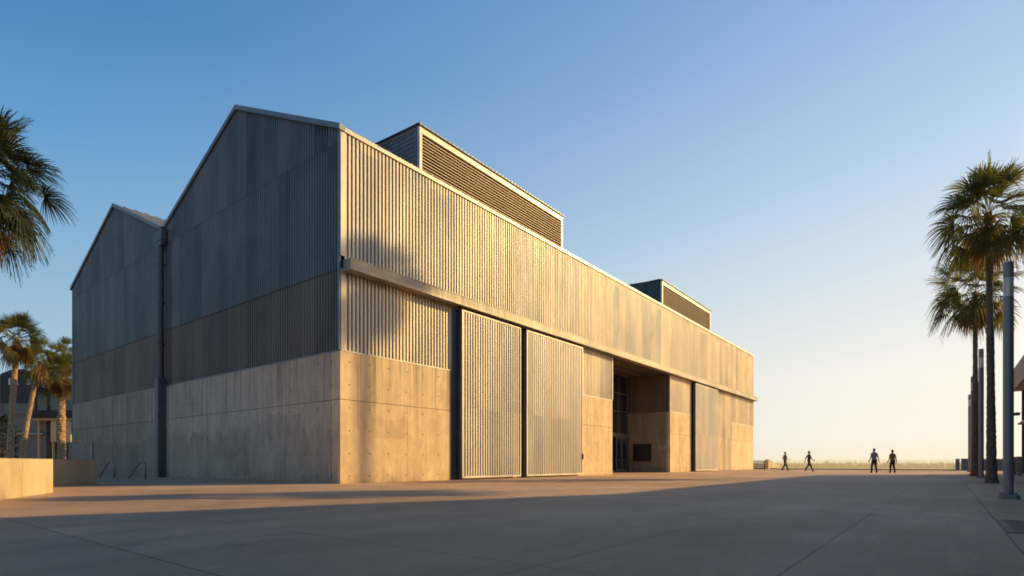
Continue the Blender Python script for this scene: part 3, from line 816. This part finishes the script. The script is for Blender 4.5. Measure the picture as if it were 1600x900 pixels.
# unseen raised roof added, shaped to cast the plaza's shadow edge
m.v += []
m.prism([(X+28, 5.95), (X+28, 7.4), (X+22, 11.0), (X-32, 11.0), (X-32, 5.95)], 'y', -8.9+Y, -3.7+Y)
m.build('roof_fascia_and_added_roof', M['fascia'], pv)
m = MB(); m.box(X-32, -.3, -8.8+Y, -5.2+Y, 0, 5.94); m.build('rear_wall', M['rust'], pv)
xx = 0.0-.5
k = 0
while xx > X-30:
    m = MB(); m.box(xx-.22, xx, -4.6+Y, -4.2+Y, 0, 5.94); m.build('post', M['rust'], pv)
    if k < 6:
        m = MB(); m.box(xx-2.7, xx-.3, -5.19+Y, -5.12+Y, 3.2, 5.5); w_ = m.build('window', M['glass'], pv)
        m = MB(); m.box(xx-2.8, xx-.2, -5.19+Y, -5.08+Y, 3.08, 3.2); m.build('window_sill', M['fascia'], w_)
        m = MB(); m.box(xx-1.6, xx-.4, -5.19+Y, -5.12+Y, .1, 2.9); dd_ = m.build('glass_door', M['glass'], pv)
        m = MB(); m.box(xx-1.7, xx-1.602, -5.19+Y, -5.06+Y, 0, 3.0); m.box(xx-.398, xx-.3, -5.19+Y, -5.06+Y, 0, 3.0); m.box(xx-1.6, xx-.4, -5.19+Y, -5.06+Y, 2.902, 3.0)
        m.build('door_frame', M['trim_metal'], dd_)
    k += 1; xx -= 3.1
m = MB(); m.box(X+30, -.4, -4.9+Y, -4.0+Y, 3.5, 3.62); m.build('awning_shelf', M['fascia'], pv)
m = MB(); m.tube([(0, -4.2+Y, 4.4), (1.2, -4.0+Y, 4.5)], .03, 6); m.prism([(1.0, 4.3), (1.6, 4.3), (1.4, 4.5), (1.2, 4.5)], 'y', -4.25+Y, -3.8+Y)
m.build('wall_lamp', M['dark'], pv)
# low posts and rails in front of it
for i in range(4):
    x_ = 46.0+i*2.2
    m = MB(); m.box(x_-.13, x_+.13, -3.62, -3.36, 0, 1.1); m.box(x_-.15, x_+.15, -3.64, -3.34, 1.102, 1.16)
    lab = ['closest to the view edge', 'second from the view edge', 'third from the view edge', 'furthest from the view edge'][i]
    tag(m.build('bollard', M['fascia'], bevel=.01), 'short square pale bollard before the rust red building, '+lab, 'bollard', 'square bollards before the low building')

# ------------------------------------------------------------------ plaza end: walls, balustrade, screen, ramp
def lowwall(name, y0, y1, x, z, label, mat='wall_concrete', cat='wall'):
    m = MB(); m.box(x, x+.3, y0, y1, 0, z-.05); m.box(x-.02, x+.32, y0-.02, y1+.02, z-.048, z)
    o = m.build(name, mat if not isinstance(mat, str) else M[mat], bevel=.01); tag(o, label, cat); return o
M['end_wall'] = simple('end_wall', (.17, .16, .15), .8)
lowwall('low_wall', -1.00, -.66, 72.4, 1.18, 'narrow grey wall pier where the glass balustrade stops', 'end_wall')
lowwall('low_wall', -2.60, -1.10, 72.4, 1.20, 'grey low wall behind the furthest lamp pole', 'end_wall')
lowwall('low_wall', -14.0, -2.75, 72.4, 1.16, 'long grey low wall behind the palm trunks at the plaza end', 'end_wall')
bal = empty('glass_balustrade', (72.5, 8, 0)); tag(bal, 'long clear glass balustrade along the far edge of the plaza', 'balustrade')
M['rail_glass'] = mat_clear('rail_glass')
for i in range(8):
    y_ = -8.55+i*2.1
    m = MB(); m.box(-.01, .01, y_+.03, y_+2.07, .08, 1.12); m.build('pane', M['rail_glass'], bal)
m = MB(); m.box(-.02, .02, -8.6, 8.3, 1.122, 1.15); m.build('top_rail', mat_clear('rail_edge', veil=(.8, .7, .55), amt=.3), bal)
m = MB(); m.box(-.04, .04, -8.6, 8.3, 0, .078); m.build('base_rail', M['end_wall'], bal)
# louvred steel screen
scn = empty('slatted_screen', (72.2, 18.1, 0)); tag(scn, 'dark slatted steel screen at the far corner of the hall', 'screen')
m = MB(); m.box(0, .08, -.70, .9, 0, .07); m.box(0, .08, -.70, .9, .97, 1.04); m.box(0, .08, -.70, -.62, .072, .968); m.box(0, .08, .82, .9, .072, .968)
m.build('frame', M['dark'], scn)
m = MB()
for i in range(12): m.box(.02, .06, -.6+i*.12, -.6+i*.12+.05, .07, .97)
m.build('slats', simple('slat_steel', (.05, .045, .04), .5, .4), scn)
m = MB(); m.prism([(72.1, -3), (72.1, 1.18), (73.0, 1.15), (78.5, .15), (80.5, -3)], 'y', 17.0, 17.36)
tag(m.build('ramp_wall', M['wall_concrete'], bevel=.01), 'small sloping sunlit concrete parapet beside the slatted screen', 'wall')

# ------------------------------------------------------------------ far tree belts, hazy
def belt(dist, a0, a1, n, hmin, hmax, mat, label, seed, name):
    rng = random.Random(seed); m = MB(); zb = -3.2
    for i in range(n):
        a = a0+(a1-a0)*rng.random(); dd = dist*rng.uniform(.9, 1.15)
        cx, cy = math.cos(a)*dd, math.sin(a)*dd
        h_ = rng.uniform(hmin, hmax)*(1.35 if rng.random() < .03 else 1); rr = h_*rng.uniform(.22, .6)
        ax = Vector((-math.sin(a), math.cos(a), 0))
        k = 9; pts = []
        for lvl in range(5):
            for j in range(k):
                an = 2*math.pi*j/k; q = rr*math.sin(math.pi*(.18+.8*lvl/4.4))*rng.uniform(.8, 1.2)
                pts.append((cx+q*math.cos(an), cy+q*math.sin(an), zb+h_*lvl/4*rng.uniform(.8, 1.15)))
        nn = len(m.v); m.v += pts
        for lvl in range(4):
            for j in range(k):
                j2 = (j+1) % k
                m.f.append((nn+lvl*k+j, nn+lvl*k+j2, nn+(lvl+1)*k+j2, nn+(lvl+1)*k+j)); m.m.append(0)
        m.f.append(tuple(nn+4*k+j for j in range(k))); m.m.append(0)
    o = m.build(name, mat); tag(o, label, 'trees', kind='stuff')
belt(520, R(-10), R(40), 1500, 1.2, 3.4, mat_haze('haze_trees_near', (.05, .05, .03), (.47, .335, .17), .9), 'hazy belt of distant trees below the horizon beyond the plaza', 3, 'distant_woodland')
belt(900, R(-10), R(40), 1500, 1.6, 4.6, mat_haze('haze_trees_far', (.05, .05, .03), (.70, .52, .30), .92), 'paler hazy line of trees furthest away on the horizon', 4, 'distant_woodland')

# ------------------------------------------------------------------ buildings at the far left
fx = Vector((math.cos(YAW), math.sin(YAW)));  # local x in world
def back_origin(px_x, depth):
    return Vector((.61464*px_x+.78881*depth, -.78881*px_x+.61464*depth))
rzb = math.atan2(-.78881, .61464)
D = 70
og = back_origin(-60, D)
M['bk_dark'] = simple('dark_roof_cladding', (.025, .025, .032), .7)
M['bk_grey'] = simple('grey_render', (.055, .055, .052), .85)
M['bk_brown'] = simple('brown_cladding', (.022, .014, .011), .7)
M['bk_tan'] = simple('tan_render', (.50, .38, .24), .85)
b1 = empty('shop_building', (og.x, og.y, 0), rzb); tag(b1, 'dark curved-roof building with white letters behind the leftmost sunlit palm', 'building')
m = MB()
m.prism([(-4.1, 8.3), (-4.1, 11.95), (-2.9, 12.4), (-2.2, 12.55), (-1.2, 12.5), (-.2, 12.0), (.6, 11.3), (1.2, 10.6), (1.2, 8.3)], 'y', 0, 14); m.build('roof', M['bk_dark'], b1)
m = MB(); m.box(-4.0, 1.1, .6, 13.9, 0, 8.29); m.build('wall', simple('pale_grey_render', (.17, .165, .155), .85), b1)
m = MB(); m.box(-4.0, 1.0, .3, .59, 6.9, 8.28); m.build('window_band', M['glass'], b1)
m = MB(); m.box(-3.7, -2.6, .3, .59, .1, 4.1); m.build('shop_window', M['glass'], b1)
m = MB(); m.box(-4.0, 1.0, .2, .59, 4.35, 4.5); m.build('ledge', M['frame'], b1)
m = MB(); m.box(-14, -4.12, .4, 12, 0, 11.9); m.build('side_wing', simple('side_wing_render', (.14, .135, .13), .85), b1)
cu = bpy.data.curves.new('sign', 'FONT'); cu.body = 'BR   S'; cu.size = 1.15; cu.extrude = .03
to = bpy.data.objects.new('tmp', cu); COL.objects.link(to)
me = bpy.data.meshes.new_from_object(to.evaluated_get(bpy.context.evaluated_depsgraph_get())); COL.objects.unlink(to)
so_ = bpy.data.objects.new('sign_letters', me); COL.objects.link(so_); me.materials.clear(); me.materials.append(simple('sign_white', (.7, .7, .68), .6)); so_.parent = b1
so_.location = (-3.1, -.05, 10.55); so_.rotation_euler = (R(90), 0, 0)
b2 = empty('office_building', (og.x, og.y, 0), rzb); tag(b2, 'dark brown two-storey building with tan panels between the palms and the hall', 'building')
m = MB(); m.box(.2, 9, .0, 13, 6.35, 10.2); m.build('upper_storey', M['bk_brown'], b2)
m = MB(); m.box(1.25, 9, 1.6, 13, 0, 6.34); m.build('wall', M['bk_grey'], b2)
m = MB(); m.box(.1, 9, -.2, 1.6, 6.1, 6.34); m.build('floor_slab', M['bk_tan'], b2)
for (a, b) in ((.3, .5), (2.1, 2.24), (4.9, 5.1)):
    m = MB(); m.box(a, b, .3, .6, 0, 6.09); m.build('column', M['bk_tan'], b2)
for (a, b) in ((2.26, 2.95), (3.85, 4.75)):
    m = MB(); m.box(a, b, -.1, .1, 3.4, 6.0); m.build('tan_panel', M['bk_tan'], b2)
for (a, b, z0, z1) in ((.7, 2.0, 1.2, 3.3), (3.0, 3.8, .1, 3.3), (.9, 1.9, 4.1, 5.9), (3.0, 3.8, 3.6, 5.9)):
    m = MB(); m.box(a, b, 1.5, 1.59, z0, z1); wn_ = m.build('window', M['glass'], b2)
    m = MB(); m.box(a-.1, a-.002, 1.45, 1.58, z0, z1); m.box(b+.002, b+.1, 1.45, 1.58, z0, z1); m.box(a-.1, b+.1, 1.45, 1.58, z1, z1+.1); m.build('window_frame', M['frame'], wn_)
for (a, b) in ((.6, 1.8), (2.2, 3.4), (3.8, 5.0)):
    m = MB(); m.box(a, b, -.06, -.002, 7.2, 9.4); m.build('window', M['glass'], b2)
m = MB(); m.box(.2, 9, -.5, -.1, 6.36, 6.42); m.box(.2, 9, -.5, -.46, 6.42, 7.3); m.build('balcony_rail', M['bk_brown'], b2)
def bush(loc, r, h, seed, label):
    rng = random.Random(seed); root = empty('bush', loc); tag(root, label, 'bush')
    m = MB()
    for i in range(1500):
        u_ = rng.uniform(0, 2*math.pi); v_ = rng.uniform(0, 1)**.5
        zz = rng.random(); rr = r*v_*math.sin(math.pi*(.15+.8*zz))*(1+.25*math.sin(u_*5+zz*7))
        p = Vector((rr*math.cos(u_), rr*math.sin(u_), .1+h*zz))
        a = Vector((rng.gauss(0, 1), rng.gauss(0, 1), rng.gauss(0, 1))).normalized()*.13
        b = a.cross(Vector((rng.gauss(0, 1), rng.gauss(0, 1), rng.gauss(0, 1)))).normalized()*.07
        m.quad(p-a, p+b, p+a, p-b)
    m.build('foliage', M['bush'], root)
    m = MB()
    for k in range(5):
        an = k*1.26; m.tube([(0, 0, 0), (r*.2*math.cos(an), r*.2*math.sin(an), h*.35), (r*.45*math.cos(an), r*.45*math.sin(an), h*.7)], [.08, .05, .02], 6)
    m.build('stem', M['trunk'], root)
p_ = back_origin(-51.0, 56); bush((p_.x, p_.y, 0), 1.7, 5.4, 5, 'dark leafy bush at the left edge behind the low wall')

# ------------------------------------------------------------------ people
def person(loc, heading, H, pose, label, shirt, pants, skin=(.22, .12, .08), hair=(.02, .014, .01), hat=False):
    """heading: direction the figure walks; built facing +y, joints as a skinned tree"""
    root = empty('person', loc, heading); tag(root, label, 'person', 'people walking on the plaza')
    k = H/1.78
    V, E, RD = [], [], []
    def add(p, r, parent=None):
        V.append(Vector(p)*k); RD.append(r*k)
        if parent is not None: E.append((parent, len(V)-1))
        return len(V)-1
    pel = add((0, 0, .93), .145)
    wa = add((0, .005, 1.06), .145, pel); ch = add((0, .02, 1.26), .165, wa); sh = add((0, .005, 1.41), .115, ch)
    nk = add((0, .015, 1.50), .052, sh); jw = add((0, .04, 1.565), .068, nk); hd = add((0, .02, 1.65), .10, jw); tp = add((0, .01, 1.715), .075, hd)
    add((0, .125, 1.625), .014, hd)      # nose
    st, arm = pose['stride'], pose['arms']
    for sgn, s_ in ((-1, 1), (1, -1)):
        hip = add((sgn*.095, 0, .88) , .115, pel)
        fy = st*s_
        lift = pose.get('lift', 0) if s_ < 0 else 0
        kn = add((sgn*.10, fy*.5+.05+(.03 if lift else 0), .50), .078, hip)
        cf = add((sgn*.102, fy*.72+.01, .33), .068, kn)
        an = add((sgn*.10, fy, .10+lift), .048, cf)
        he = add((sgn*.10, fy-.05, .045+lift), .036, an)
        add((sgn*.11, fy+.15, .036+lift*.3), .036, an)
        sd_ = add((sgn*.17, 0, 1.415), .066, sh)
        ex, ey, ez, wx, wy, wz = arm[0 if sgn < 0 else 1]
        el = add((sgn*ex, ey, ez), .042, sd_)
        wr = add((sgn*wx, wy, wz), .028, el)
        dv = (V[wr]-V[el]).normalized()
        pm = add(tuple((V[wr]+dv*.06*k)/k), .030, wr)
        sdv = Vector((0, 1, 0)); 
        for q, (off, ln) in enumerate(((-.027, .065), (-.009, .08), (.009, .085), (.027, .07))):
            b0 = V[pm]/k+dv*.035+sdv*off
            f1 = add(tuple(b0), .0095, pm); f2 = add(tuple(b0+dv*ln*.5+Vector((-sgn*.01, 0, 0))), .0085, f1)
            add(tuple(b0+dv*ln*.9+Vector((-sgn*.028, 0, 0))), .007, f2)
        t1 = add(tuple(V[wr]/k+dv*.03+sdv*.035), .010, wr); add(tuple(V[wr]/k+dv*.08+sdv*.055), .008, t1)
    me = bpy.data.meshes.new('body'); me.from_pydata([tuple(v) for v in V], E, []); o = bpy.data.objects.new('tmpbody', me); COL.objects.link(o)
    sk = o.modifiers.new('s', 'SKIN'); sk.use_smooth_shade = True
    su = o.modifiers.new('u', 'SUBSURF'); su.levels = 2; su.render_levels = 2
    for i, r in enumerate(RD): me.skin_vertices[0].data[i].radius = (r, r)
    me.skin_vertices[0].data[0].use_root = True
    for i in (0, 1): me.skin_vertices[0].data[i].radius = (RD[i]*1.12, RD[i]*.85)
    me.skin_vertices[0].data[2].radius = (RD[2]*1.15, RD[2]*.8)
    dg = bpy.context.evaluated_depsgraph_get(); dg.update()
    bmesh_me = bpy.data.meshes.new_from_object(o.evaluated_get(dg)); COL.objects.unlink(o)
    mats = [simple('skin_'+label[:6], skin, .6), simple('shirt_'+label[:6], shirt, .85), simple('trousers_'+label[:6], pants, .85), simple('shoe_'+label[:6], (.03, .025, .02), .6)]
    bmesh_me.materials.clear()
    for mt in mats: bmesh_me.materials.append(mt)
    sl = pose.get('sleeve', 1.18)*k
    for p in bmesh_me.polygons:
        p.use_smooth = True; c_ = p.center
        mi = 0
        if c_.z < .11*k: mi = 3
        elif c_.z < .95*k and abs(c_.x) < .19*k and not (abs(c_.x) > .165*k and c_.z > .6*k): mi = 2
        elif c_.z < 1.49*k and (abs(c_.x) < .20*k or c_.z > sl): mi = 1
        p.material_index = mi
    b = bpy.data.objects.new('body', bmesh_me); COL.objects.link(b); b.parent = root
    hm = MB()
    for lvl in range(7):
        for j in range(14):
            an = 2*math.pi*j/14; back = -math.sin(an)
            lim = 1.15+1.25*max(0, back)+.2*abs(math.cos(an))
            th = .02+lvl/6*lim; rr = (.104+.004*math.sin(j*5+lvl*3))*k
            hm.v.append((rr*math.sin(th)*math.cos(an)*.86, .012*k+rr*math.sin(th)*math.sin(an), 1.685*k+rr*math.cos(th)*.98))
    for lvl in range(6):
        for j in range(14):
            j2 = (j+1) % 14; hm.f.append((lvl*14+j, lvl*14+j2, (lvl+1)*14+j2, (lvl+1)*14+j)); hm.m.append(0)
    hm.build('hair' if not hat else 'cap', simple('hair_'+label[:6], hair, .8), root, smooth=True)
    if hat: 
        hm = MB(); hm.box(-.055*k, .055*k, .10*k, .165*k, 1.70*k, 1.712*k); hm.build('cap_peak', simple('peak_'+label[:6], hair, .8), root)
    return root
hang = (( .22, -.03, 1.13, .26, .02, .87), (.22, -.03, 1.13, .26, .03, .87))
RIGHT_H = math.atan2(-.78881, .61464)-math.pi/2       # walking to picture right
AWAY_H = math.atan2(.61464, .78881)-math.pi/2         # walking away from the camera
person((57.05, 12.0, 0), RIGHT_H, 1.80, dict(stride=.33, arms=((.21, -.12, 1.14, .20, .08, .97), (.20, .08, 1.15, .14, .26, 1.08)), lift=.05), 'walking person in an olive top, leftmost of the four, seen side on', (.17, .17, .08), (.035, .035, .04), hat=True)
person((54.24, 9.5, 0), RIGHT_H, 1.80, dict(stride=.38, arms=((.21, -.18, 1.15, .21, -.22, .90), (.20, .10, 1.15, .18, .30, 1.0)), lift=.06, sleeve=.9), 'walking person in a dark red brown jacket, second of the four from the hall', (.12, .04, .028), (.02, .02, .022), hat=True)
person((48.99, 4.25, 0), AWAY_H, 1.84, dict(stride=.14, arms=((.255, -.03, 1.14, .33, .03, .90), (.255, -.03, 1.14, .33, .0, .90)), lift=.03, sleeve=.92), 'taller person of the right-hand pair, walking in a blue grey top', (.20, .23, .28), (.02, .02, .022))
person((49.8, 3.18, 0), AWAY_H, 1.74, dict(stride=.10, arms=((.245, -.02, 1.13, .31, .05, .89), (.245, -.02, 1.13, .30, .0, .89)), lift=.02), 'shorter person of the right-hand pair, walking in a brown top', (.20, .12, .07), (.022, .02, .02))

# ------------------------------------------------------------------ render settings
scene.render.engine = 'CYCLES'
scene.view_settings.view_transform = 'Standard'; scene.view_settings.look = 'None'
scene.view_settings.exposure = 0; scene.view_settings.gamma = 1
scene.cycles.filter_width = 1.8; scene.cycles.max_bounces = 8; scene.cycles.transparent_max_bounces = 12
scene.render.resolution_x = 1024; scene.render.resolution_y = 576
